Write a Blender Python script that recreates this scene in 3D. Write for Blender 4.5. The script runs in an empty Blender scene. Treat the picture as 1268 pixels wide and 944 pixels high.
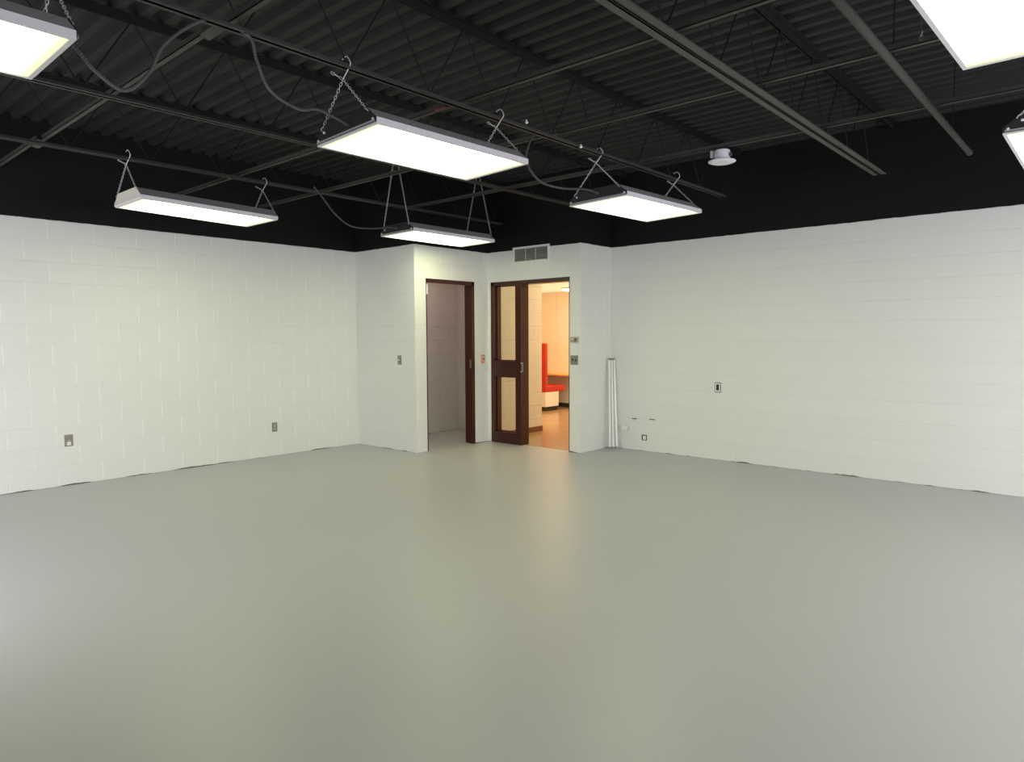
import bpy, bmesh, math, random
from mathutils import Vector, Matrix
random.seed(7)
SC = bpy.context.scene
COL = SC.collection

# ------------------------------------------------------------------ materials
def new_mat(name):
    m = bpy.data.materials.new(name); m.use_nodes = True
    nt = m.node_tree; b = nt.nodes['Principled BSDF']
    return m, nt, b

def simple(name, col, rough=0.5, metal=0.0, noise=0.0, nscale=30, bump=0.0, spec=None):
    m, nt, b = new_mat(name)
    b.inputs['Roughness'].default_value = rough
    b.inputs['Metallic'].default_value = metal
    if spec is not None: b.inputs['Specular IOR Level'].default_value = spec
    tc = nt.nodes.new('ShaderNodeTexCoord')
    n = nt.nodes.new('ShaderNodeTexNoise'); n.inputs['Scale'].default_value = nscale
    n.inputs['Detail'].default_value = 4
    nt.links.new(tc.outputs['Object'], n.inputs['Vector'])
    mix = nt.nodes.new('ShaderNodeMixRGB')
    mix.inputs[1].default_value = (*[c * (1 - noise) for c in col], 1)
    mix.inputs[2].default_value = (*[min(1, c * (1 + noise)) for c in col], 1)
    nt.links.new(n.outputs['Fac'], mix.inputs[0])
    nt.links.new(mix.outputs[0], b.inputs['Base Color'])
    if bump:
        bp = nt.nodes.new('ShaderNodeBump'); bp.inputs['Strength'].default_value = 1
        bp.inputs['Distance'].default_value = bump
        nt.links.new(n.outputs['Fac'], bp.inputs['Height']); nt.links.new(bp.outputs[0], b.inputs['Normal'])
    return m

def emit(name, col, strength, edge=None):
    m = bpy.data.materials.new(name); m.use_nodes = True; nt = m.node_tree
    nt.nodes.clear()
    e = nt.nodes.new('ShaderNodeEmission'); o = nt.nodes.new('ShaderNodeOutputMaterial')
    e.inputs[0].default_value = (*col, 1); e.inputs[1].default_value = strength
    if edge:
        # acrylic lens: a little dimmer and yellower towards its ends, a lamp behind each half
        tc = nt.nodes.new('ShaderNodeTexCoord'); sp = nt.nodes.new('ShaderNodeSeparateXYZ')
        nt.links.new(tc.outputs['Object'], sp.inputs[0])
        ab = nt.nodes.new('ShaderNodeMath'); ab.operation = 'ABSOLUTE'; nt.links.new(sp.outputs['X'], ab.inputs[0])
        mr = nt.nodes.new('ShaderNodeMapRange'); mr.interpolation_type = 'SMOOTHSTEP'
        mr.inputs[1].default_value = 0.36; mr.inputs[2].default_value = 0.60
        mr.inputs[3].default_value = strength; mr.inputs[4].default_value = strength * edge
        nt.links.new(ab.outputs[0], mr.inputs[0]); nt.links.new(mr.outputs[0], e.inputs[1])
    nt.links.new(e.outputs[0], o.inputs[0])
    return m

WHITE_TOP = 13 * 0.2032          # thirteen courses of painted block, black above
def block_mat(name, axis, phase, col=(0.765, 0.785, 0.715), mortar=(0.81, 0.82, 0.775), top=WHITE_TOP, grime=True, depth=0.004, jw=0.0085, width=0.4064, hdark=0.965):
    m, nt, b = new_mat(name)
    L = nt.links.new
    geo = nt.nodes.new('ShaderNodeNewGeometry'); sp = nt.nodes.new('ShaderNodeSeparateXYZ')
    L(geo.outputs['Position'], sp.inputs[0])
    sub = nt.nodes.new('ShaderNodeMath'); sub.operation = 'SUBTRACT'
    L(sp.outputs[axis], sub.inputs[0]); sub.inputs[1].default_value = phase
    # a little waviness so the joints are hand-laid
    cb = nt.nodes.new('ShaderNodeCombineXYZ'); L(sub.outputs[0], cb.inputs[0]); L(sp.outputs['Z'], cb.inputs[1])
    wn = nt.nodes.new('ShaderNodeTexNoise'); wn.inputs['Scale'].default_value = 2.3
    L(geo.outputs['Position'], wn.inputs['Vector'])
    wv = nt.nodes.new('ShaderNodeVectorMath'); wv.operation = 'MULTIPLY_ADD'
    L(wn.outputs['Color'], wv.inputs[0]); wv.inputs[1].default_value = (0.012, 0.010, 0); L(cb.outputs[0], wv.inputs[2])
    off = nt.nodes.new('ShaderNodeVectorMath'); off.operation = 'SUBTRACT'; off.inputs[1].default_value = (0.006, 0.005, 0)
    L(wv.outputs[0], off.inputs[0])
    br = nt.nodes.new('ShaderNodeTexBrick')
    br.inputs['Scale'].default_value = 1; br.inputs['Brick Width'].default_value = width
    br.inputs['Row Height'].default_value = 0.2032; br.inputs['Mortar Size'].default_value = jw
    br.inputs['Mortar Smooth'].default_value = 0.6; br.offset = 0.5; br.squash = 1
    br.inputs['Color1'].default_value = (*col, 1)
    br.inputs['Color2'].default_value = (*[c * 0.985 for c in col], 1)
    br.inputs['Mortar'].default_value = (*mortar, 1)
    L(off.outputs[0], br.inputs['Vector'])
    # joints fade in and out where the paint has filled them
    fn = nt.nodes.new('ShaderNodeTexNoise'); fn.inputs['Scale'].default_value = 1.1; fn.inputs['Detail'].default_value = 3
    L(geo.outputs['Position'], fn.inputs['Vector'])
    fr = nt.nodes.new('ShaderNodeMapRange'); fr.inputs[1].default_value = 0.35; fr.inputs[2].default_value = 0.62
    fr.inputs[3].default_value = 0.25; fr.inputs[4].default_value = 1.0; L(fn.outputs['Fac'], fr.inputs[0])
    fm = nt.nodes.new('ShaderNodeMath'); fm.operation = 'MULTIPLY'
    L(br.outputs['Fac'], fm.inputs[0]); L(fr.outputs[0], fm.inputs[1])
    inv = nt.nodes.new('ShaderNodeMath'); inv.operation = 'SUBTRACT'; inv.inputs[0].default_value = 1; L(fm.outputs[0], inv.inputs[1])
    pn = nt.nodes.new('ShaderNodeTexNoise'); pn.inputs['Scale'].default_value = 60; pn.inputs['Detail'].default_value = 5
    L(geo.outputs['Position'], pn.inputs['Vector'])
    pm = nt.nodes.new('ShaderNodeMath'); pm.operation = 'MULTIPLY_ADD'; pm.inputs[1].default_value = 0.22
    L(pn.outputs['Fac'], pm.inputs[0]); L(inv.outputs[0], pm.inputs[2])
    bp = nt.nodes.new('ShaderNodeBump'); bp.inputs['Strength'].default_value = 1; bp.inputs['Distance'].default_value = depth
    L(pm.outputs[0], bp.inputs['Height']); L(bp.outputs[0], b.inputs['Normal'])
    # bed joints tinted a touch darker; a lighter mortar paints in head-joint highlights
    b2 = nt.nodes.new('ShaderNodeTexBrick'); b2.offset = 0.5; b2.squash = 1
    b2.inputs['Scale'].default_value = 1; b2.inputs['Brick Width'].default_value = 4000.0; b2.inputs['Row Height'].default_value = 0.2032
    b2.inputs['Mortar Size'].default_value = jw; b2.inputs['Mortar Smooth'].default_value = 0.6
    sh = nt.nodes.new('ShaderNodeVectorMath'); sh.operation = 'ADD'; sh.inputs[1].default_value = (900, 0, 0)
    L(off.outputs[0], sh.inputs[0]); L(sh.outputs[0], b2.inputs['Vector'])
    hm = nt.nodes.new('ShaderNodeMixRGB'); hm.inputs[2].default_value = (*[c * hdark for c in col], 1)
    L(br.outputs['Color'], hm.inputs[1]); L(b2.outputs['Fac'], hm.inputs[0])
    last = hm.outputs[0]
    if grime:   # dark chips and gap where the last course meets the floor paint
        gn = nt.nodes.new('ShaderNodeTexNoise'); gn.inputs['Scale'].default_value = 3.5; gn.inputs['Detail'].default_value = 6
        L(geo.outputs['Position'], gn.inputs['Vector'])
        g2 = nt.nodes.new('ShaderNodeMapRange'); g2.inputs[1].default_value = 0.5; g2.inputs[2].default_value = 0.68
        g2.inputs[3].default_value = 0.001; g2.inputs[4].default_value = 0.014; L(gn.outputs['Fac'], g2.inputs[0])
        lt = nt.nodes.new('ShaderNodeMath'); lt.operation = 'LESS_THAN'; L(sp.outputs['Z'], lt.inputs[0]); L(g2.outputs[0], lt.inputs[1])
        mg = nt.nodes.new('ShaderNodeMixRGB'); mg.inputs[2].default_value = (0.12, 0.12, 0.09, 1)
        L(lt.outputs[0], mg.inputs[0]); L(last, mg.inputs[1]); last = mg.outputs[0]
    if top is not None:
        tn = nt.nodes.new('ShaderNodeTexNoise'); tn.inputs['Scale'].default_value = 9
        L(geo.outputs['Position'], tn.inputs['Vector'])
        ta = nt.nodes.new('ShaderNodeMath'); ta.operation = 'MULTIPLY_ADD'; ta.inputs[1].default_value = 0.012
        L(tn.outputs['Fac'], ta.inputs[0]); ta.inputs[2].default_value = top - 0.006
        gt = nt.nodes.new('ShaderNodeMath'); gt.operation = 'GREATER_THAN'; L(sp.outputs['Z'], gt.inputs[0]); L(ta.outputs[0], gt.inputs[1])
        mt = nt.nodes.new('ShaderNodeMixRGB'); mt.inputs[2].default_value = (0.012, 0.012, 0.0112, 1)
        L(gt.outputs[0], mt.inputs[0]); L(last, mt.inputs[1]); last = mt.outputs[0]
        rs = nt.nodes.new('ShaderNodeMapRange'); rs.inputs[3].default_value = 0.3; rs.inputs[4].default_value = 0.1
        L(gt.outputs[0], rs.inputs[0]); L(rs.outputs[0], b.inputs['Specular IOR Level'])
    L(last, b.inputs['Base Color'])
    b.inputs['Roughness'].default_value = 0.5
    return m

def floor_mat():
    m, nt, b = new_mat('grey_floor_paint'); L = nt.links.new
    geo = nt.nodes.new('ShaderNodeNewGeometry')
    n = nt.nodes.new('ShaderNodeTexNoise'); n.inputs['Scale'].default_value = 0.7; n.inputs['Detail'].default_value = 5
    L(geo.outputs['Position'], n.inputs['Vector'])
    mix = nt.nodes.new('ShaderNodeMixRGB'); mix.inputs[1].default_value = (0.475, 0.478, 0.495, 1); mix.inputs[2].default_value = (0.505, 0.51, 0.525, 1)
    L(n.outputs['Fac'], mix.inputs[0]); L(mix.outputs[0], b.inputs['Base Color'])
    n2 = nt.nodes.new('ShaderNodeTexNoise'); n2.inputs['Scale'].default_value = 45; n2.inputs['Detail'].default_value = 6
    L(geo.outputs['Position'], n2.inputs['Vector'])
    r = nt.nodes.new('ShaderNodeMapRange'); r.inputs[3].default_value = 0.33; r.inputs[4].default_value = 0.42
    L(n2.outputs['Fac'], r.inputs[0]); L(r.outputs[0], b.inputs['Roughness'])
    bp = nt.nodes.new('ShaderNodeBump'); bp.inputs['Distance'].default_value = 0.0012; bp.inputs['Strength'].default_value = 0.5
    L(n2.outputs['Fac'], bp.inputs['Height']); L(bp.outputs[0], b.inputs['Normal'])
    return m

def wood_mat(name, c1, c2, rough=0.35):
    m, nt, b = new_mat(name); L = nt.links.new
    tc = nt.nodes.new('ShaderNodeTexCoord'); mp = nt.nodes.new('ShaderNodeMapping'); mp.inputs['Scale'].default_value = (30, 30, 2)
    L(tc.outputs['Object'], mp.inputs[0])
    n = nt.nodes.new('ShaderNodeTexNoise'); n.inputs['Scale'].default_value = 1; n.inputs['Detail'].default_value = 4; L(mp.outputs[0], n.inputs['Vector'])
    mix = nt.nodes.new('ShaderNodeMixRGB'); mix.inputs[1].default_value = (*c1, 1); mix.inputs[2].default_value = (*c2, 1)
    L(n.outputs['Fac'], mix.inputs[0]); L(mix.outputs[0], b.inputs['Base Color']); b.inputs['Roughness'].default_value = rough
    return m

def glass_mat():
    m = bpy.data.materials.new('clear_pane_glass'); m.use_nodes = True; nt = m.node_tree; nt.nodes.clear(); L = nt.links.new
    o = nt.nodes.new('ShaderNodeOutputMaterial'); t = nt.nodes.new('ShaderNodeBsdfTransparent'); g = nt.nodes.new('ShaderNodeBsdfGlossy')
    t.inputs[0].default_value = (0.90, 0.93, 0.87, 1); g.inputs['Roughness'].default_value = 0.02
    lw = nt.nodes.new('ShaderNodeLayerWeight'); pw = nt.nodes.new('ShaderNodeMath'); pw.operation = 'POWER'; pw.inputs[1].default_value = 4
    L(lw.outputs['Facing'], pw.inputs[0]); fz = nt.nodes.new('ShaderNodeMath'); fz.operation = 'MULTIPLY_ADD'; fz.inputs[1].default_value = 0.5; fz.inputs[2].default_value = 0.03; L(pw.outputs[0], fz.inputs[0]); mx = nt.nodes.new('ShaderNodeMixShader')
    L(fz.outputs[0], mx.inputs[0]); L(t.outputs[0], mx.inputs[1]); L(g.outputs[0], mx.inputs[2]); L(mx.outputs[0], o.inputs[0])
    return m

M = {}
M['wall_x'] = block_mat('painted_block_left', 'X', 0.2348, mortar=(0.865, 0.88, 0.81), depth=0.0018, jw=0.0065, hdark=0.975)  # light mortar colour paints the highlights on the head joints
M['wall_y'] = block_mat('painted_block_right', 'Y', 0.10, mortar=(0.755, 0.775, 0.705), depth=0.0014, jw=0.005, hdark=0.95, width=0.4064 * 16)
M['wall_ay'] = block_mat('painted_block_alcove', 'Y', 0.05, depth=0.0018, mortar=(0.77, 0.79, 0.72), jw=0.006, hdark=0.965)
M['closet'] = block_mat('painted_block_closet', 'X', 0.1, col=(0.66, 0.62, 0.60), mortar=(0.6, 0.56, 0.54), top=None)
M['hall_block'] = block_mat('painted_block_hall', 'X', 0.0, col=(0.80, 0.75, 0.66), mortar=(0.74, 0.69, 0.6), top=None, grime=False)
M['floor'] = floor_mat()
M['hall_floor'] = simple('polished_tan_tile', (0.40, 0.25, 0.13), 0.22, noise=0.12, nscale=3)
M['deck'] = simple('black_deck_paint', (0.026, 0.026, 0.0245), 0.7, noise=0.25, nscale=8, spec=0.25)
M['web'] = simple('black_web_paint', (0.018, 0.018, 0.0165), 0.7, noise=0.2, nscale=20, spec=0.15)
M['wide_chord'] = simple('lightened_chord_paint', (0.085, 0.083, 0.073), 0.6, noise=0.2, nscale=20, spec=0.3)  # black paint lightened in colour to stand for bounce off the floor
M['joist'] = simple('black_joist_paint', (0.052, 0.051, 0.046), 0.6, noise=0.2, nscale=20, spec=0.3)  # bottom chords lightened as well, imitating floor bounce
M['bridge'] = simple('dusty_black_steel', (0.060, 0.058, 0.050), 0.6, noise=0.2, nscale=20, spec=0.3)
M['brown'] = simple('brown_frame_paint', (0.046, 0.010, 0.006), 0.32, noise=0.12, nscale=12)
M['brown_base'] = simple('brown_vinyl_base', (0.20, 0.07, 0.035), 0.4, noise=0.1)
M['glass'] = glass_mat()
M['lens'] = emit('lit_acrylic_lens', (0.96, 1.0, 0.60), 8.0, edge=0.11)
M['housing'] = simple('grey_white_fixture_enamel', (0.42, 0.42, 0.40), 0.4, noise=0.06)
M['rim'] = simple('white_fixture_enamel', (0.78, 0.77, 0.78), 0.35, noise=0.04)
M['end_dark'] = simple('dark_fixture_end', (0.035, 0.035, 0.033), 0.35, noise=0.2)
M['end_cream'] = simple('cream_fixture_end', (0.85, 0.85, 0.68), 0.4, noise=0.04)
M['chain'] = simple('zinc_chain', (0.75, 0.75, 0.70), 0.45, metal=0.3, noise=0.15, nscale=90)
M['bolt'] = simple('bright_bolt', (0.9, 0.9, 0.88), 0.3, noise=0.05)
M['conduit_grey'] = simple('galvanised_flex', (0.10, 0.102, 0.105), 0.4, metal=0.2, noise=0.2, nscale=50)
M['conduit_black'] = simple('blackened_flex', (0.055, 0.054, 0.050), 0.5, noise=0.2, nscale=50)
M['steel'] = simple('brushed_plate', (0.24, 0.235, 0.18), 0.4, metal=0.2, noise=0.15, nscale=60)
M['steel_dark'] = simple('dark_plate_edge', (0.10, 0.10, 0.09), 0.45, noise=0.1)
M['almond'] = simple('almond_plastic', (0.72, 0.72, 0.66), 0.4, noise=0.03)
M['black'] = simple('black_plastic', (0.012, 0.012, 0.012), 0.45, noise=0.1)
M['beige'] = simple('beige_thermostat', (0.42, 0.38, 0.24), 0.45, noise=0.06)
M['orange_plate'] = simple('orange_switch_plate', (0.72, 0.30, 0.17), 0.45, noise=0.05)
M['white'] = simple('white_paint', (0.80, 0.80, 0.76), 0.4, noise=0.03)
M['vent_grey'] = simple('grey_louvre', (0.42, 0.43, 0.36), 0.45, noise=0.08)
M['vent_back'] = simple('grey_duct', (0.14, 0.145, 0.12), 0.7, noise=0.1)
M['vent_dark'] = simple('dark_duct', (0.03, 0.03, 0.027), 0.7, noise=0.1)
M['tube_glass'] = simple('white_lamp_tube', (0.86, 0.86, 0.80), 0.18, noise=0.02)
M['tube_cap'] = simple('tube_end_cap', (0.22, 0.22, 0.20), 0.35, metal=0.6, noise=0.1)
M['red'] = simple('red_upholstery', (0.50, 0.025, 0.01), 0.4, noise=0.08, nscale=20)
M['redmark'] = simple('red_marking_paint', (0.22, 0.02, 0.015), 0.6, noise=0.1)
M['tabletop'] = simple('golden_tabletop', (0.75, 0.45, 0.14), 0.3, noise=0.08)
M['panel'] = simple('cream_panel', (0.84, 0.72, 0.54), 0.5, noise=0.03)
M['hall_ceiling'] = simple('cream_hall_ceiling', (0.86, 0.80, 0.66), 0.7, noise=0.02)
M['hall_glow'] = simple('hall_ceiling_added_glow', (0.86, 0.80, 0.66), 0.7, noise=0.02)
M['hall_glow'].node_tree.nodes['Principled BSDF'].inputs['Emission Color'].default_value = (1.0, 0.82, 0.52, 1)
M['hall_glow'].node_tree.nodes['Principled BSDF'].inputs['Emission Strength'].default_value = 0.5  # emission added so the ceiling looks lit by bounce; no lamp here
M['disc'] = simple('white_disc', (0.82, 0.82, 0.84), 0.35, noise=0.03)
M['hall_lamp'] = emit('warm_lit_lens', (1.0, 0.93, 0.80), 14.0)

# ------------------------------------------------------------------ mesh helpers
class MB:
    def __init__(s): s.bm = bmesh.new()
    def face(s, pts):
        return s.bm.faces.new([s.bm.verts.new(p) for p in pts])
    def hexa(s, p):   # 8 points: bottom 4, top 4
        v = [s.bm.verts.new(q) for q in p]
        for f in ((3, 2, 1, 0), (4, 5, 6, 7), (0, 1, 5, 4), (1, 2, 6, 5), (2, 3, 7, 6), (3, 0, 4, 7)):
            s.bm.faces.new([v[i] for i in f])
    def box(s, x0, x1, y0, y1, z0, z1):
        s.hexa([(x0, y0, z0), (x1, y0, z0), (x1, y1, z0), (x0, y1, z0), (x0, y0, z1), (x1, y0, z1), (x1, y1, z1), (x0, y1, z1)])
        return s
    def tube(s, pts, r, n=8, caps=True, rad=None):
        pts = [Vector(p) for p in pts]; rings = []; up = None
        for i, p in enumerate(pts):
            t = (pts[min(i + 1, len(pts) - 1)] - pts[max(i - 1, 0)]).normalized()
            if up is None:
                up = Vector((0, 0, 1)) if abs(t.z) < 0.9 else Vector((1, 0, 0))
            u = (up - t * up.dot(t)).normalized(); w = t.cross(u); up = u
            rr = rad[i] if rad else r
            rings.append([s.bm.verts.new(p + (u * math.cos(a) + w * math.sin(a)) * rr) for a in [2 * math.pi * k / n for k in range(n)]])
        for a, b in zip(rings, rings[1:]):
            for k in range(n):
                s.bm.faces.new((a[k], a[(k + 1) % n], b[(k + 1) % n], b[k]))
        if caps:
            s.bm.faces.new(rings[0][::-1]); s.bm.faces.new(rings[-1])
        return s
    def lathe(s, prof, c, axis='Z', n=32):   # prof [(r, h)]
        rings = []
        for r, h in prof:
            ring = []
            for k in range(n):
                a = 2 * math.pi * k / n; x, y = r * math.cos(a), r * math.sin(a)
                o = (x, y, h) if axis == 'Z' else ((h, x, y) if axis == 'X' else (x, h, y))
                ring.append(s.bm.verts.new((c[0] + o[0], c[1] + o[1], c[2] + o[2])))
            rings.append(ring)
        for a, b in zip(rings, rings[1:]):
            for k in range(n):
                s.bm.faces.new((a[k], a[(k + 1) % n], b[(k + 1) % n], b[k]))
        if prof[0][0] > 1e-4: s.bm.faces.new(rings[0][::-1])
        if prof[-1][0] > 1e-4: s.bm.faces.new(rings[-1])
        return s
    def link(s, c, t, w, L=0.026, W=0.012, r=0.0022):   # one chain link: stadium loop along t, width along w
        pts = []
        for k in range(10):
            a = 2 * math.pi * k / 10
            pts.append(c + t * (math.cos(a) * L / 2) + w * (math.sin(a) * W / 2))
        n = t.cross(w).normalized(); rings = []
        for k, p in enumerate(pts):
            o = (p - c).normalized()
            rings.append([s.bm.verts.new(p + (o * math.cos(b) + n * math.sin(b)) * r) for b in (0, 2.09, 4.19)])
        for k in range(10):
            a, b = rings[k], rings[(k + 1) % 10]
            for j in range(3): s.bm.faces.new((a[j], a[(j + 1) % 3], b[(j + 1) % 3], b[j]))
    def chain(s, a, b):
        a, b = Vector(a), Vector(b); t = (b - a); Ln = t.length; t.normalize()
        n = max(2, int(Ln / 0.020)); u = t.orthogonal().normalized(); v = t.cross(u)
        for i in range(n):
            s.link(a + t * (Ln * (i + 0.5) / n), t, u if i % 2 else v)
        return s
    def build(s, name, mat, parent=None, bevel=0, smooth=False, origin=None):
        bmesh.ops.recalc_face_normals(s.bm, faces=s.bm.faces)
        me = bpy.data.meshes.new(name)
        if bevel:
            bmesh.ops.bevel(s.bm, geom=[e for e in s.bm.edges if len(e.link_faces) == 2 and e.calc_face_angle(0) > 0.6], offset=bevel, segments=2, affect='EDGES', profile=0.5)
        if origin is not None: bmesh.ops.translate(s.bm, verts=s.bm.verts, vec=-Vector(origin))
        s.bm.to_mesh(me); s.bm.free(); me.materials.append(mat)
        if smooth:
            for p in me.polygons: p.use_smooth = True
        o = bpy.data.objects.new(name, me); COL.objects.link(o)
        if origin is not None: o.location = origin
        if parent: o.parent = parent
        return o

def tag(o, label=None, cat=None, group=None, kind=None):
    if label: o['label'] = label
    if cat: o['category'] = cat
    if group: o['group'] = group
    if kind: o['kind'] = kind
    return o
def thing(name, loc, label, cat, group=None, rot=(0, 0, 0)):
    o = bpy.data.objects.new(name, None); COL.objects.link(o); o.location = loc; o.rotation_euler = rot
    o.empty_display_size = 0.1
    return tag(o, label, cat, group)
def struct(mb, name, mat, label, cat, **k):
    return tag(mb.build(name, mat, **k), label, cat, kind='structure')

def smooth_path(P, n=8):
    P = [Vector(p) for p in P]; Q = [2 * P[0] - P[1]] + P + [2 * P[-1] - P[-2]]; out = []
    for i in range(1, len(Q) - 2):
        a, b, c, d = Q[i - 1:i + 3]
        for k in range(n):
            t = k / n
            out.append(0.5 * ((2 * b) + (c - a) * t + (2 * a - 5 * b + 4 * c - d) * t * t + (3 * b - a - 3 * c + d) * t ** 3))
    out.append(P[-1]); return out

# ------------------------------------------------------------------ measured plan
YL, XR = 7.915, 7.703            # planes of the left wall and the right wall
CX, YD, XD, Y2 = 5.682, 6.687, 7.019, 5.090   # the alcove that fills the corner
DECK = 3.56
D1 = (5.869, 6.745, 2.228)       # closet doorway: x0, x1, height
D2 = (5.262, 6.632, 2.232)       # hall doorway with sidelight: y0, y1, height
BX, BY = -3.2, -3.2              # how far the room goes behind the camera
T = 0.15

# floor
struct(MB().box(BX, XR + 0.2, BY, YL + 0.2, -0.1, 0), 'floor', M['floor'], 'grey painted concrete floor with a soft sheen', 'floor')
struct(MB().box(XD + T * 0.5, 8.316, 5.24, 6.774, -0.09, 0.003).box(8.316, 11.9, 5.1, 10.2, -0.09, 0.003), 'floor_hall', M['hall_floor'], 'polished tan floor of the hallway beyond the doorway', 'floor')

# long walls
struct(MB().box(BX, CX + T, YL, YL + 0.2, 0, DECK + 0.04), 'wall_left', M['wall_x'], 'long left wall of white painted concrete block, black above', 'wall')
struct(MB().box(XR, XR + 0.2, BY, Y2 + T, 0, DECK + 0.04), 'wall_right', M['wall_y'], 'long right wall of white painted concrete block, black above', 'wall')
# alcove
struct(MB().box(CX, CX + T, YD + T, YL, 0, DECK), 'wall_alcove_side', M['wall_ay'], 'short white block wall between left wall and closet doorway', 'wall')
mb = MB()
mb.box(CX + T - 0.15 + 0.0, D1[0], YD, YD + T, 0, DECK); mb.box(D1[1], XD + T, YD, YD + T, 0, DECK); mb.box(D1[0], D1[1], YD, YD + T, D1[2], DECK)
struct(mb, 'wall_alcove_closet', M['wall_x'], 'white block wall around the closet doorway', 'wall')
mb = MB()
mb.box(XD, XD + T, D2[1], YD, 0, DECK); mb.box(XD, XD + T, Y2, D2[0], 0, DECK); mb.box(XD, XD + T, D2[0], D2[1], D2[2], DECK)
struct(mb, 'wall_alcove_hall', M['wall_ay'], 'white block wall around the hallway doorway', 'wall')
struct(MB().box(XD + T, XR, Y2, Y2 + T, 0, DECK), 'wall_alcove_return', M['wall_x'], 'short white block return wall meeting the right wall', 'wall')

# closet behind doorway 1
mb = MB()
mb.box(CX + T, 7.76, YL, YL + 0.15, 0, 2.75)
mb.box(7.61, 7.76, YD + T, YL, 0, 2.75)
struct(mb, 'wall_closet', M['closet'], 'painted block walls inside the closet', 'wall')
struct(MB().box(CX + T, 7.76, YD + T, YL, 2.60, 2.75), 'ceiling_closet', M['hall_ceiling'], 'ceiling of the closet', 'ceiling')

# hallway behind doorway 2
struct(MB().box(XD + T, 8.316, 6.774, 6.774 + 0.15, 0, 2.5), 'wall_hall_left', M['hall_block'], 'block wall on the left side of the hallway', 'wall', bevel=0.004)
struct(MB().box(XD + T, 8.326, 6.764, 6.774, 0.003, 0.085).box(8.316, 8.326, 6.774, 6.93, 0.003, 0.085), 'baseboard_hall', M['brown_base'], 'brown vinyl baseboard along the hallway block wall', 'baseboard')
mb = MB()
ys = [5.1, 6.3, 7.2, 8.1, 9.0, 9.6, 10.2]
for a, b in zip(ys, ys[1:]): mb.box(11.55, 11.65, a + 0.003, b - 0.003, 0, 2.45)
mb.box(11.556, 11.67, 5.1, 10.2, 0, 2.45)
struct(mb, 'wall_hall_back', M['panel'], 'cream panelled wall at the far end of the hallway', 'wall')
struct(MB().box(8.316, 11.65, 10.05, 10.2, 0, 2.5), 'wall_hall_far_left', M['panel'], 'cream wall closing the hallway room on its left', 'wall')
struct(MB().box(XR + 0.2, 11.65, 5.1, 5.25, 0, 2.5), 'wall_hall_right', M['hall_block'], 'wall on the right side of the hallway', 'wall')
struct(MB().box(8.166, 8.316, 6.93, 10.2, 0, 2.5), 'wall_hall_inner', M['panel'], 'wall behind the hallway corner', 'wall')
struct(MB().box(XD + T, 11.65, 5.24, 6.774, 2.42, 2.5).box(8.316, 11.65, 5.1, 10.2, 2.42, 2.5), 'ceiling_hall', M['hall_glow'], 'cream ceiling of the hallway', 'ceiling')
struct(MB().box(11.52, 11.55, 5.25, 10.05, 0.003, 0.08), 'baseboard_hall_back', M['vent_dark'], 'dark baseboard at the far end of the hallway', 'baseboard')

# corrugated roof deck
mb = MB(); prof = []; x = BX; P = 0.1524
while x < XR + 0.2:
    prof += [(x, DECK), (x + 0.058, DECK), (x + 0.076, DECK + 0.04), (x + 0.134, DECK + 0.04)]
    x += P
prof.append((x, DECK))
a = [mb.bm.verts.new((px, BY, pz)) for px, pz in prof]; b = [mb.bm.verts.new((px, YL + 0.2, pz)) for px, pz in prof]
for i in range(len(a) - 1): mb.bm.faces.new((a[i], a[i + 1], b[i + 1], b[i]))
t0 = [mb.bm.verts.new((q[0], q[1], DECK + 0.1)) for q in ((prof[0][0], BY), (prof[-1][0], BY), (prof[-1][0], YL + 0.2), (prof[0][0], YL + 0.2))]
mb.bm.faces.new(t0)
mb.bm.faces.new([t0[0]] + a + [t0[1]]); mb.bm.faces.new([t0[3]] + b + [t0[2]])
struct(mb, 'ceiling', M['deck'], 'black painted corrugated steel roof deck', 'ceiling')

# ------------------------------------------------------------------ bar joists
ZB = 3.0       # underside of bottom chords
def joist(y, label, x1, x0=BX, wd=0.027, gp=0.006, mat='joist', ph=0.0):
    t = thing('bar_joist', (x0, y, ZB), label, 'joist', 'open web steel joists under the roof deck')
    def ang(mb, xa, xb, z, s):          # pair of angle irons back to back with a gap
        for k in (-1, 1):
            g = gp; w = wd
            ya, yb = sorted((k * g, k * (g + w)))
            mb.box(xa, xb, ya, yb, z, z + 0.005)
            ya, yb = sorted((k * g, k * (g + 0.005)))
            mb.box(xa, xb, ya, yb, min(z, z + s), max(z, z + s))
    L = x1 - x0
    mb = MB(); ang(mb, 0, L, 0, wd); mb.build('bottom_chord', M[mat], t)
    mb = MB(); ang(mb, 0, XR - x0, DECK - ZB - 0.008, -0.045); mb.build('top_chord', M['web'], t)  # top chord takes the darker paint; its shade is put into the colour
    mb = MB(); step = 0.62; xx = ph; H = DECK - ZB - 0.03; last = None
    while xx + step / 2 < L:
        mb.tube([(xx, 0, 0.02), (xx + step / 2, 0, H)], 0.005, 6)
        if xx + step < L: mb.tube([(xx + step / 2, 0, H), (xx + step, 0, 0.02)], 0.005, 6)
        last = xx; xx += step
    mb.tube([(L - 0.06, 0, 0.02), (min(L + 0.3, XR - x0 - 0.02), 0, H)], 0.005, 6)
    mb.build('web', M['web'], t)
    return t
joist(6.42, 'black bar joist nearest the left wall, holding the narrow-looking left light', 7.3, ph=0.1)
joist(4.87, 'black bar joist passing left behind the large middle light', 7.3, ph=0.35)
joist(3.355, 'black bar joist carrying the large middle light and the right-hand light', 7.28)
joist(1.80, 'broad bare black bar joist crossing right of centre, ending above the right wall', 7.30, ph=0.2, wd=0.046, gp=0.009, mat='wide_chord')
joist(0.27, 'black bar joist over the overexposed light at upper right', 7.3, ph=0.4)
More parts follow.
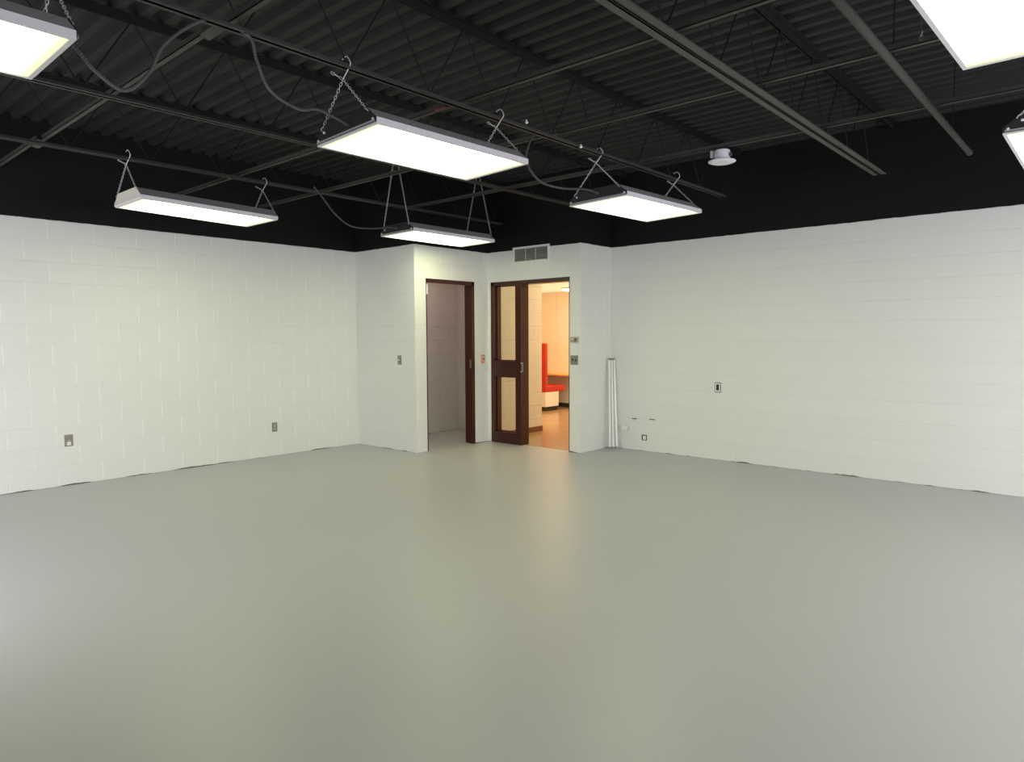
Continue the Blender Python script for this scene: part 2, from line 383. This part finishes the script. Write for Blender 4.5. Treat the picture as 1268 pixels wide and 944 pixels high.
# pipe parallel to joists
pp = thing('black_pipe', (BX, 1.035, 3.005), 'round black pipe running between the two rightmost joists', 'pipe')
MB().tube([(0, 0, 0), (6.92 - BX, 0, 0)], 0.022, 14).build('pipe_run', M['bridge'], pp, smooth=False)
MB().lathe([(0.026, 0), (0.026, 0.05)], (6.92 - BX - 0.02, 0, 0), 'X', 14).build('pipe_cap', M['bridge'], pp)
for xx in (2.0, 4.4, 6.2): MB().tube([(xx - BX, 0, 0.02), (xx - BX, 0, DECK - 3.005)], 0.004, 6).build('hanger_rod', M['web'], pp)

# bridging bars that lie over the bottom chords
def bridging(x, y0, y1, label, segs=None, clips=()):
    t = thing('bridging_bar', (x, y0, ZB + 0.048), label, 'steel bar', 'bridging bars across the joists')
    mb = MB()
    for (a, b, dx) in (segs or [(y0, y1, 0)]):
        mb.box(dx - 0.016, dx + 0.016, a - y0, b - y0, 0, 0.004); mb.box(dx - 0.016, dx - 0.012, a - y0, b - y0, 0, 0.032)
    mb.build('angle_bar', M['bridge'], t)
    for cy in clips:
        m2 = MB(); c = cy - y0
        m2.hexa([(-0.035, c - 0.11, -0.012), (0.03, c - 0.09, -0.012), (0.035, c + 0.10, -0.012), (-0.03, c + 0.06, -0.012),
                 (-0.035, c - 0.11, -0.004), (0.03, c - 0.09, -0.004), (0.035, c + 0.10, -0.004), (-0.03, c + 0.06, -0.004)])
        m2.build('splice_plate', M['bridge'], t)
    return t
bridging(1.69, BY + 0.3, YL, 'bridging bar crossing the upper left, with flat splice plates', [(3.5, 6.55, 0.0), (6.45, YL, -0.03), (BY + 0.3, 3.42, 0.03)], (3.55, 6.62))
g2 = bridging(3.30, BY + 0.3, YL, 'bridging bar running above the large middle light', [(BY + 0.3, 3.4, 0.0), (3.35, YL, 0.02)])
bridging(4.33, BY + 0.3, YL, 'bridging bar passing between the middle light and the right-hand light', [(BY + 0.3, 3.4, 0.0), (3.35, YL, -0.03)])
bridging(5.55, BY + 0.3, YD, 'farthest bridging bar, carrying the white round canister')
MB().box(-0.018, 0.0, 3.52 - (BY + 0.3), 3.63 - (BY + 0.3), -0.004, 0.0).build('red_mark', M['redmark'], g2)['label'] = 'small red paint mark'

# white zinc clips on the middle joist
for cx_, cy_, cz_, lab in ((3.88, 3.30, 3.06, 'tiny bright clip on the middle joist, nearer the large middle light'), (4.55, 3.30, 3.02, 'tiny bright clip on the middle joist, nearer the right-hand light')):
    mb = MB(); mb.lathe([(0.0, -0.012), (0.010, -0.008), (0.012, 0.0), (0.006, 0.012), (0.004, 0.02)], (0, 0, 0), 'Z', 12)
    t = thing('beam_clip', (cx_, cy_, cz_ - 0.03), lab, 'clip', 'beam clips')
    mb.build('clip_body', M['bolt'], t)
    MB().box(-0.004, 0.004, 0.0, 0.04, 0.016, 0.020).build('clip_arm', M['steel'], t)
t = thing('wire_tie', (4.2, 0.86, 3.04), 'tiny twisted wire tie hanging under the deck beside the upper right light', 'wire')
MB().tube(smooth_path([(0, 0, 0.5), (0.005, 0, 0.2), (0, 0, 0.03), (0.012, -0.01, 0), (0.0, 0.0, -0.02), (-0.012, 0.008, 0.0)]), 0.003, 6).build('twisted_wire', M['bridge'], t)
MB().tube([(0.015, 0.01, 0.02), (0, 0, 0), (-0.015, -0.01, 0.02)], 0.003, 6).build('wire_end', M['steel'], t)

# ------------------------------------------------------------------ hanging fluorescent fixtures
LIGHTS = []
def fixture(x, y, z, a, tx, ty, label, end='end_dark', apex=2.945, short=True, deck=False, detail=True):
    t = thing('hanging_light', (x, y, z), label, 'ceiling light', 'hanging fluorescent lights', (math.atan(ty), -math.atan(tx), a))
    hx, hy = 0.61, 0.305
    # sloped steel housing
    h = 0.105; iy = 0.215; z1 = 0.034
    mb = MB()
    mb.hexa([(-hx, -hy, z1), (hx, -hy, z1), (hx, hy, z1), (-hx, hy, z1), (-hx + 0.004, -iy, h), (hx - 0.004, -iy, h), (hx - 0.004, iy, h), (-hx + 0.004, iy, h)])
    mb.build('housing', M['housing'], t)
    mb = MB()   # rim / door frame round the lens
    w = 0.018
    mb.box(-hx, hx, -hy, -hy + w, 0, z1 + 0.001); mb.box(-hx, hx, hy - w, hy, 0, z1 + 0.001)
    mb.box(-hx, -hx + w, -hy + w, hy - w, 0, z1 + 0.001); mb.box(hx - w, hx, -hy + w, hy - w, 0, z1 + 0.001)
    mb.build('lens_frame', M['rim'], t)
    MB().box(-hx + w, hx - w, -hy + w, hy - w, 0.004, 0.010).build('lens', M['lens'], t)
    # end plates, stepped outline
    for s in (-1, 1):
        e = MB(); X0, X1 = s * (hx + 0.001), s * (hx + 0.005)
        poly = [(-hy, 0.008), (hy, 0.008), (hy, 0.036), (hy - 0.022, 0.052), (hy - 0.030, 0.056), (iy, h + 0.004), (-iy, h + 0.004), (-hy + 0.030, 0.056), (-hy + 0.022, 0.052), (-hy, 0.036)]
        va = [e.bm.verts.new((X0, p, q)) for p, q in poly]; vb = [e.bm.verts.new((X1, p, q)) for p, q in poly]
        e.bm.faces.new(va); e.bm.faces.new(vb[::-1])
        for i in range(len(poly)): e.bm.faces.new((va[i], va[(i + 1) % len(poly)], vb[(i + 1) % len(poly)], vb[i]))
        ep = e.build('end_plate', M[end], t)
        lip = MB().box(min(X0, X1 + s * 0.006), max(X0, X1 + s * 0.006), -hy + 0.01, hy - 0.01, 0.012, 0.020)
        lip.build('end_lip', M['rim'] if end == 'end_cream' else M['housing'], ep)
        if end == 'end_dark':
            for (by, bz) in ((-hy + 0.025, 0.026), (hy - 0.025, 0.026), (hy - 0.09, 0.062)):
                MB().lathe([(0.008, 0), (0.0075, s * 0.006), (0.0, s * 0.009)], (X1, by, bz), 'X', 10).build('bolt', M['bolt'], ep)
    # knockout box on top
    MB().box(-0.12, 0.12, -0.06, 0.06, h, h + 0.012).build('top_cover', M['housing'], t)
    for s in (-1, 1):
        ax = s * 0.618
        zt = apex - z
        if not deck:
            MB().chain((ax, -0.238, 0.078), (ax, 0, zt)).build('chain', M['chain'], t)
            MB().chain((ax, 0.238, 0.078), (ax, 0, zt)).build('chain', M['chain'], t)
            # end of the chain looped over the joist chord, and its loose tail
            mb = MB(); zc = ZB - z
            mb.tube(smooth_path([(ax, 0, zt), (ax + 0.01, -0.03, zt + 0.04), (ax + 0.012, -0.062, zc + 0.02), (ax, -0.045, zc + 0.06), (ax, 0, zc + 0.055)], 6), 0.0035, 7)
            mb.build('hook', M['chain'], t)
            MB().chain((ax, 0, zt), (ax - 0.055, 0.035, zt + 0.035)).build('chain_tail', M['chain'], t)
        else:
            zt = apex - z
            MB().chain((ax, -0.238, 0.078), (ax, -0.012, zt)).build('chain', M['chain'], t)
            MB().chain((ax, 0.238, 0.078), (ax, 0.012, zt)).build('chain', M['chain'], t)
            MB().tube(smooth_path([(ax, -0.012, zt), (ax, -0.01, zt + 0.025), (ax, 0.01, zt + 0.025), (ax, 0.012, zt)], 5), 0.004, 6).build('hook', M['chain'], t)
    return t
fixture(2.892, 6.42, 2.62, -0.014, -0.026, 0.003, 'lit hanging light with a cream end plate, nearest the left wall', end='end_cream')
fixture(2.986, 3.36, 2.632, -0.036, -0.007, -0.022, 'large lit hanging light at centre, with dark end plate on V-shaped chains')
fixture(5.553, 6.075, 2.625, -0.055, -0.010, -0.003, 'smallest-looking lit hanging light, on long chains above the closet doorway', apex=3.515, deck=True)
fixture(5.520, 3.363, 2.629, -0.045, 0.004, -0.022, 'lit hanging light above the hallway doorway, left of the white round canister')
fixture(0.31, 3.34, 2.62, 0.0, 0.0, 0.0, 'lit hanging light cut off by the upper left corner, nearest the camera on the left')
fixture(2.956, 0.280, 2.62, -0.03, 0.0, 0.0, 'glaring white hanging light cut off by the upper right corner')
fixture(5.47, 0.262, 2.62, 0.0, 0.0, 0.0, 'hanging light cut off by the right edge, above the right wall')

# ------------------------------------------------------------------ flexible conduits
def conduit(P, r, mat, label, ring=True, n=10):
    pts = smooth_path(P, n); t = thing('flexible_conduit', P[0], label, 'cable')
    Q = []; R = []
    # resample evenly and rib the armour
    d = [0]
    for a, b in zip(pts, pts[1:]): d.append(d[-1] + (b - a).length)
    N = int(d[-1] / 0.006); j = 0
    for i in range(N + 1):
        s_ = d[-1] * i / N
        while j < len(d) - 2 and d[j + 1] < s_: j += 1
        f = (s_ - d[j]) / max(1e-6, d[j + 1] - d[j]); Q.append(pts[j].lerp(pts[j + 1], min(1, f)) - Vector(P[0]))
        R.append(r * (1.0 + (0.12 if i % 2 else -0.10)))
    MB().tube(Q, r, 8, rad=R).build('armoured_cable', mat, t)
    e = Q[-1]; dr = (Q[-1] - Q[-4]).normalized()
    MB().tube([e - dr * 0.02, e + dr * 0.012], r * 1.5, 10).build('connector', M['steel_dark'], t)
    return t
conduit([(1.64, 3.42, 3.03), (1.56, 3.36, 3.00), (1.454, 3.35, 2.915), (1.36, 3.35, 2.807), (1.303, 3.35, 2.683), (1.198, 3.35, 2.577), (1.082, 3.35, 2.628), (0.994, 3.35, 2.713), (0.85, 3.35, 2.745), (0.46, 3.35, 2.746)], 0.0078, M['conduit_grey'], 'grey flexible conduit drooping from the upper left light up to the joist')
conduit([(1.70, 3.38, 3.02), (1.795, 3.35, 2.99), (1.827, 3.35, 2.887), (1.898, 3.35, 2.755), (2.06, 3.35, 2.702), (2.184, 3.35, 2.727), (2.37, 3.35, 2.69)], 0.0078, M['conduit_grey'], 'flexible conduit drooping into the end of the large middle light')
conduit([(3.90, 6.10, 2.98), (3.981, 6.07, 2.88), (4.12, 6.07, 2.738), (4.314, 6.07, 2.638), (4.572, 6.07, 2.643), (4.80, 6.07, 2.68), (4.925, 6.09, 2.69)], 0.0085, M['conduit_black'], 'dark flexible conduit drooping into the light above the closet doorway')
conduit([(4.04, 3.36, 2.99), (3.966, 3.35, 2.905), (3.938, 3.35, 2.771), (4.088, 3.35, 2.655), (4.358, 3.35, 2.643), (4.70, 3.37, 2.69), (4.895, 3.38, 2.69)], 0.0085, M['conduit_black'], 'dark flexible conduit drooping into the light above the hallway doorway')

# ------------------------------------------------------------------ white canister under the farthest bridging bar
c = (5.57, 2.585, 2.925)
t = thing('round_canister', c, 'small white round canister with a flared disc hanging under the roof bars', 'ceiling speaker')
MB().lathe([(0.0, 0.0), (0.085, 0.002), (0.112, 0.012), (0.112, 0.018), (0.075, 0.032), (0.06, 0.036)], (0, 0, 0), 'Z', 40).build('disc', M['disc'], t, smooth=False)
MB().lathe([(0.062, 0.034), (0.064, 0.06), (0.064, 0.103), (0.058, 0.108)], (0, 0, 0), 'Z', 32).build('can', M['disc'], t)
MB().box(-0.012, 0.012, 0.075, 0.10, 0.06, 0.115).build('bracket', M['disc'], t)
MB().box(-0.012, 0.012, -0.085, -0.066, 0.05, 0.075).build('clip', M['steel_dark'], t)

# ------------------------------------------------------------------ closet door frame
def frame_parts(t, boxes):
    for nm, bs in boxes:
        mb = MB()
        for b in bs: mb.box(*b)
        mb.build(nm, M['brown'], t, bevel=0.002)
d1 = bpy.data.objects.new('door_1', None); COL.objects.link(d1); d1.location = (D1[0], YD, 0)
tag(d1, 'brown steel door frame of the closet doorway, without a door', 'door frame', kind='structure')
W1 = D1[1] - D1[0]; H1 = D1[2]
frame_parts(d1, [
    ('jamb', [(0, 0.016, -0.004, T + 0.004, 0, H1)]),
    ('jamb', [(W1 - 0.052, W1, -0.004, 0.055, 0, H1), (W1 - 0.036, W1, 0.055, T + 0.004, 0, H1)]),
    ('head', [(0, W1, -0.004, 0.055, H1 - 0.050, H1), (0, W1, 0.055, T + 0.004, H1 - 0.036, H1)])])
MB().box(W1 - 0.0535, W1 - 0.0515, 0.018, 0.04, 1.05, 1.17).build('strike_plate', M['steel'], d1)
MB().box(0.016, 0.0185, 0.0, 0.045, H1 - 0.20, H1 - 0.075).tube([(0.016, -0.006, H1 - 0.20), (0.016, -0.006, H1 - 0.075)], 0.009, 8).build('hinge', M['white'], d1)

# ------------------------------------------------------------------ hallway door frame with sidelight (its own coordinates: y offset from D2[0])
d2 = bpy.data.objects.new('door_2', None); COL.objects.link(d2); d2.location = (XD, D2[0], 0)
tag(d2, 'brown steel frame of the hallway doorway with a two-pane glazed sidelight', 'door frame', kind='structure')
W2 = D2[1] - D2[0]; H2 = D2[2]
yl = W2; ym1 = 6.178 - D2[0]; ym0 = 6.073 - D2[0]
def fr(nm, *bs): frame_parts(d2, [(nm, bs)])
fr('jamb', (-0.004, T + 0.004, yl - 0.052, yl, 0, H2))
fr('jamb', (-0.004, T + 0.004, 0, 0.010, 0, H2))
fr('head', (-0.004, T + 0.004, 0, yl, H2 - 0.052, H2))
fr('mullion', (-0.004, T + 0.004, ym0, ym1, 0, H2 - 0.05))
fr('middle_rail', (-0.004, T + 0.004, ym1, yl - 0.05, 0.925, 1.145))
fr('bottom_rail', (-0.004, T + 0.004, ym1, yl - 0.05, 0, 0.155))
# glazing stops
for z0, z1 in ((1.145, H2 - 0.052), (0.155, 0.925)):
    mb = MB()
    for bx in ((yl - 0.072, yl - 0.052, z0, z1), (ym1, ym1 + 0.012, z0, z1), (ym1, yl - 0.052, z0, z0 + 0.012), (ym1, yl - 0.052, z1 - 0.012, z1)):
        mb.box(0.055, 0.10, bx[0], bx[1], bx[2], bx[3])
    st = mb.build('glazing_stop', M['brown'], d2)
    q_ = MB(); q_.face([(0.075, ym1 + 0.004, z0 + 0.004), (0.075, yl - 0.058, z0 + 0.004), (0.075, yl - 0.058, z1 - 0.004), (0.075, ym1 + 0.004, z1 - 0.004)]); q_.build('glass_pane', M['glass'], st)
MB().box(0.004, 0.034, ym0 - 0.0025, ym0 + 0.001, 1.00, 1.13).build('strike_plate', M['steel'], d2)
MB().box(-0.008, 0.002, ym0 - 0.003, ym0 + 0.004, 1.115, 1.128).box(-0.008, 0.002, ym0 - 0.003, ym0 + 0.004, 1.00, 1.012).build('strike_lip', M['bolt'], d2)

# ------------------------------------------------------------------ air vent above
t = thing('air_vent', (XD, 5.892, 2.565), 'grey louvred air vent above the hallway doorway', 'vent')
hw, hh = 0.312, 0.108
mb = MB(); f = 0.026
mb.box(-0.022, 0, -hw, hw, hh - f, hh); mb.box(-0.022, 0, -hw, hw, -hh, -hh + f); mb.box(-0.022, 0, -hw, -hw + f, -hh + f, hh - f); mb.box(-0.022, 0, hw - f, hw, -hh + f, hh - f)
mb.build('vent_frame', M['white'], t, bevel=0.002)
MB().box(-0.004, 0, -hw + f, hw - f, -hh + f, hh - f).build('duct_back', M['vent_back'], t)
mb = MB(); n = 9
for i in range(n):
    zz = -hh + f + (2 * hh - 2 * f) * (i + 0.5) / n
    mb.hexa([(-0.018, -hw + f, zz - 0.007), (-0.004, -hw + f, zz + 0.002), (-0.004, hw - f, zz + 0.002), (-0.018, hw - f, zz - 0.007),
             (-0.018, -hw + f, zz - 0.005), (-0.004, -hw + f, zz + 0.005), (-0.004, hw - f, zz + 0.005), (-0.018, hw - f, zz - 0.005)])
mb.build('louvres', M['vent_grey'], t)
for yy in (-0.085, 0.085): MB().box(-0.021, -0.016, yy - 0.002, yy + 0.002, -hh + f, hh - f).build('divider', M['white'], t)

# ------------------------------------------------------------------ wall plates.  basis: u along the wall, n out of the wall
def plate(name, pos, n, label, cat, w=0.07, h=0.115, mat='steel', parts=(), group=None, d=0.006):
    ang = {'-Y': 0, '-X': -math.pi / 2}[n]          # local -Y faces the room
    t = thing(name, pos, label, cat, group, (0, 0, ang))
    MB().box(-w / 2, w / 2, -d, 0, -h / 2, h / 2).build('plate', M[mat], t, bevel=0.0015)
    for p in parts:
        nm, m_, x0, x1, z0, z1, dd = p
        MB().box(x0, x1, -d - dd, -d + 0.001, z0, z1).build(nm, M[m_], t, bevel=0.0008 if dd > 0.002 else 0)
    return t
def screw(z): return ('screw', 'bolt', -0.003, 0.003, z - 0.003, z + 0.003, 0.001)
plate('wall_outlet', (2.169, YL, 0.455), '-Y', 'metal outlet plate low on the left wall, the one farther left', 'outlet', w=0.075, h=0.118, parts=[
    ('socket', 'almond', -0.018, 0.018, -0.048, -0.012, 0.004), ('upper_cover', 'steel', -0.016, 0.016, 0.006, 0.042, 0.0015), screw(0.0)])
plate('wall_outlet', (4.418, YL, 0.362), '-Y', 'metal double outlet low on the left wall, nearer the corner', 'outlet', parts=[
    ('socket', 'beige', -0.016, 0.016, 0.008, 0.038, 0.003), ('socket', 'beige', -0.016, 0.016, -0.038, -0.008, 0.003), screw(0.0)])
plate('light_switch', (CX, 6.996, 1.184), '-X', 'steel switch plate on the short wall left of the closet doorway', 'switch', w=0.072, h=0.118, parts=[
    ('toggle', 'almond', -0.005, 0.005, -0.010, 0.012, 0.012), ('slot', 'steel_dark', -0.008, 0.008, -0.016, 0.016, 0.001), screw(0.042), screw(-0.042)])
plate('light_switch', (6.905, YD, 1.170), '-Y', 'orange switch plate between the two doorways', 'switch', w=0.072, h=0.118, mat='orange_plate', parts=[
    ('surround', 'almond', -0.018, 0.018, -0.036, 0.036, 0.001), ('toggle', 'redmark', -0.007, 0.007, -0.014, 0.014, 0.012)])
t = thing('thermostat', (XD, 5.178, 1.436), 'small beige thermostat right of the hallway doorway, above a switch plate', 'thermostat', None, (0, 0, -math.pi / 2))
MB().box(-0.055, 0.055, -0.03, 0, -0.032, 0.032).build('cover', M['beige'], t, bevel=0.004)
MB().box(0.012, 0.042, -0.032, -0.029, -0.02, 0.02).build('dial_window', M['steel_dark'], t)
MB().box(-0.045, 0.0, -0.032, -0.029, 0.004, 0.016).build('scale_strip', M['almond'], t)
plate('light_switch', (XD, 5.186, 1.181), '-X', 'double steel switch plate right of the hallway doorway, below a thermostat', 'switch', w=0.115, h=0.118, parts=[
    ('slot', 'steel_dark', -0.034, -0.014, -0.018, 0.018, 0.001), ('slot', 'steel_dark', 0.014, 0.034, -0.018, 0.018, 0.001),
    ('toggle', 'black', -0.029, -0.019, -0.004, 0.012, 0.012), ('toggle', 'black', 0.019, 0.029, -0.012, 0.004, 0.012)])
plate('wall_outlet', (XR, 3.583, 0.867), '-X', 'single box with black insert alone on the right wall', 'outlet', w=0.076, h=0.120, mat='steel_dark', parts=[
    ('surround', 'almond', -0.032, 0.032, -0.052, 0.052, 0.002), ('insert', 'black', -0.017, 0.017, -0.034, 0.036, 0.004), ('tab', 'almond', -0.006, 0.006, -0.046, -0.038, 0.004)])
plate('junction_box', (XR, 4.573, 0.174), '-X', 'small square box with white cover near the floor on the right wall', 'junction box', w=0.072, h=0.072, mat='black', parts=[
    ('cover', 'white', -0.016, 0.027, -0.026, 0.024, 0.006), ('clip', 'steel', 0.018, 0.030, 0.016, 0.030, 0.004)])
for (yy, zz, lab) in ((4.719, 0.393, 'dark capped pipe stub low on the right wall, nearer the corner'), (4.457, 0.403, 'dark capped pipe stub low on the right wall, farther from the corner')):
    t = thing('pipe_stub', (XR, yy, zz), lab, 'pipe stub', None)
    MB().lathe([(0.012, 0.0), (0.012, -0.03), (0.010, -0.034)], (0, 0, 0), 'X', 14).build('stub', M['white'], t)
    MB().box(-0.010, 0, -0.036, 0.036, 0.012, 0.020).build('bracket', M['black'], t)
t = thing('pipe_outlet', (XR, 4.828, 0.287), 'white capped drain pipe sticking out of the right wall beside the lamp tubes', 'pipe')
MB().lathe([(0.040, 0.0), (0.040, -0.006), (0.026, -0.010), (0.026, -0.075)], (0, 0, 0), 'X', 20).build('pipe', M['almond'], t)
MB().lathe([(0.033, -0.060), (0.033, -0.092), (0.028, -0.098), (0, -0.100)], (0, 0, 0), 'X', 20).build('cap', M['white'], t)

# ------------------------------------------------------------------ lamp tubes leaning in the corner
def lamp_tube(b, tp, label):
    b, tp = Vector(b), Vector(tp); d = (tp - b).normalized(); L = 1.20; tp = b + d * L
    t = thing('fluorescent_tube', b, label, 'lamp tube', 'fluorescent tubes leaning in the corner')
    q = d.to_track_quat('Z', 'Y'); t.rotation_mode = 'QUATERNION'; t.rotation_quaternion = q
    MB().lathe([(0.011, 0.022), (0.0135, 0.03), (0.0135, L - 0.03), (0.011, L - 0.022)], (0, 0, 0), 'Z', 18).build('tube', M['tube_glass'], t, smooth=False)
    for z0, s in ((0.008, 1), (L - 0.008, -1)):
        c_ = MB().lathe([(0.012, z0), (0.014, z0 + s * 0.003), (0.014, z0 + s * 0.022), (0.013, z0 + s * 0.024)], (0, 0, 0), 'Z', 18).build('end_cap', M['tube_cap'], t)
        mb = MB()
        for k in (-0.006, 0.006): mb.tube([(k, 0, z0), (k, 0, z0 - s * 0.008)], 0.0015, 6)
        mb.build('contact_pins', M['bolt'], c_)
lamp_tube((7.500, 4.965, 0.004), (7.588, 5.040, 1.19), 'leftmost of the white fluorescent tubes leaning in the corner')
lamp_tube((7.548, 4.948, 0.004), (7.640, 5.040, 1.19), 'middle one of the white fluorescent tubes leaning in the corner')
lamp_tube((7.605, 4.925, 0.004), (7.680, 5.030, 1.19), 'rightmost of the white fluorescent tubes leaning in the corner')

# ------------------------------------------------------------------ booth in the hallway
t = thing('booth_bench', (10.5, 9.0, 0), 'red upholstered booth bench seen end on through the hallway doorway', 'bench')
MB().box(0.06, 0.62, -0.55, 0.55, 0.38, 0.50).build('seat', M['red'], t, bevel=0.02)
MB().box(-0.01, 0.06, -0.55, 0.55, 0.38, 1.345).build('backrest', M['red'], t, bevel=0.015)
MB().box(0.0, 0.42, -0.54, 0.54, 0.09, 0.38).build('base_panel', M['white'], t)
MB().box(0.03, 0.42, -0.51, 0.51, 0.003, 0.09).build('kickboard', M['vent_dark'], t)
t = thing('booth_table', (11.28, 8.9, 0), 'golden edged booth table beyond the red bench', 'table')
MB().box(-0.25, 0.27, -0.62, 0.62, 0.68, 0.715).build('tabletop', M['tabletop'], t, bevel=0.004)
MB().box(0.16, 0.265, -0.40, 0.40, 0.09, 0.68).build('pedestal', M['white'], t)
MB().box(0.14, 0.265, -0.42, 0.42, 0.003, 0.09).build('foot', M['vent_dark'], t)
t = thing('hall_ceiling_light', (10.75, 8.05, 2.42), 'round lit ceiling lamp in the hallway', 'ceiling light')
MB().lathe([(0.17, 0.0), (0.17, -0.02), (0.16, -0.03)], (0, 0, 0), 'Z', 32).build('lamp_base', M['white'], t)
MB().lathe([(0.155, -0.028), (0.145, -0.045), (0.09, -0.065), (0.0, -0.072)], (0, 0, 0), 'Z', 32).build('lamp_lens', M['hall_lamp'], t, smooth=True)

# ------------------------------------------------------------------ light
def area(name, loc, target, sx, sy, power, col):
    l = bpy.data.lights.new(name, 'AREA'); l.shape = 'RECTANGLE'; l.size = sx; l.size_y = sy; l.energy = power; l.color = col
    o = bpy.data.objects.new(name, l); COL.objects.link(o); o.location = loc
    o.rotation_euler = (Vector(target) - Vector(loc)).to_track_quat('-Z', 'Y').to_euler(); return o
area('hall_light', (9.9, 6.6, 2.38), (9.9, 6.6, 0), 2.0, 1.2, 46, (1.0, 0.70, 0.42))
area('hall_light_far', (10.2, 8.2, 2.36), (10.4, 8.4, 0), 0.8, 0.8, 18, (1.0, 0.74, 0.45))
area('closet_fill', (6.7, 7.3, 2.57), (6.7, 7.4, 0), 0.5, 0.4, 3.5, (1.0, 0.72, 0.60))  # unseen fill lamp added to brighten and warm the closet walls
# daylight from the windows behind the camera
area('window_daylight', (-1.5, 5.2, 0.95), (1.2, 7.8, -0.4), 3.0, 1.3, 100, (0.93, 0.87, 1.0))
area('window_daylight', (4.6, -3.0, 1.35), (6.8, 1.0, 0.2), 4.5, 1.7, 165, (0.93, 0.87, 1.0))
area('window_daylight', (-1.8, -1.8, 1.6), (4, 4, 1.0), 4.0, 1.8, 70, (0.95, 0.91, 1.0))
w = bpy.data.worlds.new('World'); SC.world = w; w.use_nodes = True
w.node_tree.nodes['Background'].inputs[0].default_value = (0.80, 0.88, 1.0, 1); w.node_tree.nodes['Background'].inputs[1].default_value = 0.25

# ------------------------------------------------------------------ camera
p, r, yaw = -0.0648, -0.0044, 0.7270
F = Vector((math.cos(yaw) * math.cos(p), math.sin(yaw) * math.cos(p), math.sin(p)))
Rt = Vector((math.sin(yaw), -math.cos(yaw), 0)); Up = Rt.cross(F)
R = Rt * math.cos(r) + Up * math.sin(r); U = -Rt * math.sin(r) + Up * math.cos(r)
cam = bpy.data.cameras.new('camera'); co = bpy.data.objects.new('camera', cam); COL.objects.link(co)
mt = Matrix.Identity(4)
for i in range(3): mt[i][0], mt[i][1], mt[i][2] = R[i], U[i], -F[i]
mt[0][3], mt[1][3], mt[2][3] = 0, 0, 1.4825
co.matrix_world = mt
cam.sensor_fit = 'HORIZONTAL'; cam.sensor_width = 36; cam.lens = 851.52 / 1268 * 36; cam.clip_start = 0.05
SC.camera = co
SC.view_settings.view_transform = 'Standard'; SC.view_settings.look = 'None'; SC.view_settings.exposure = 0.17
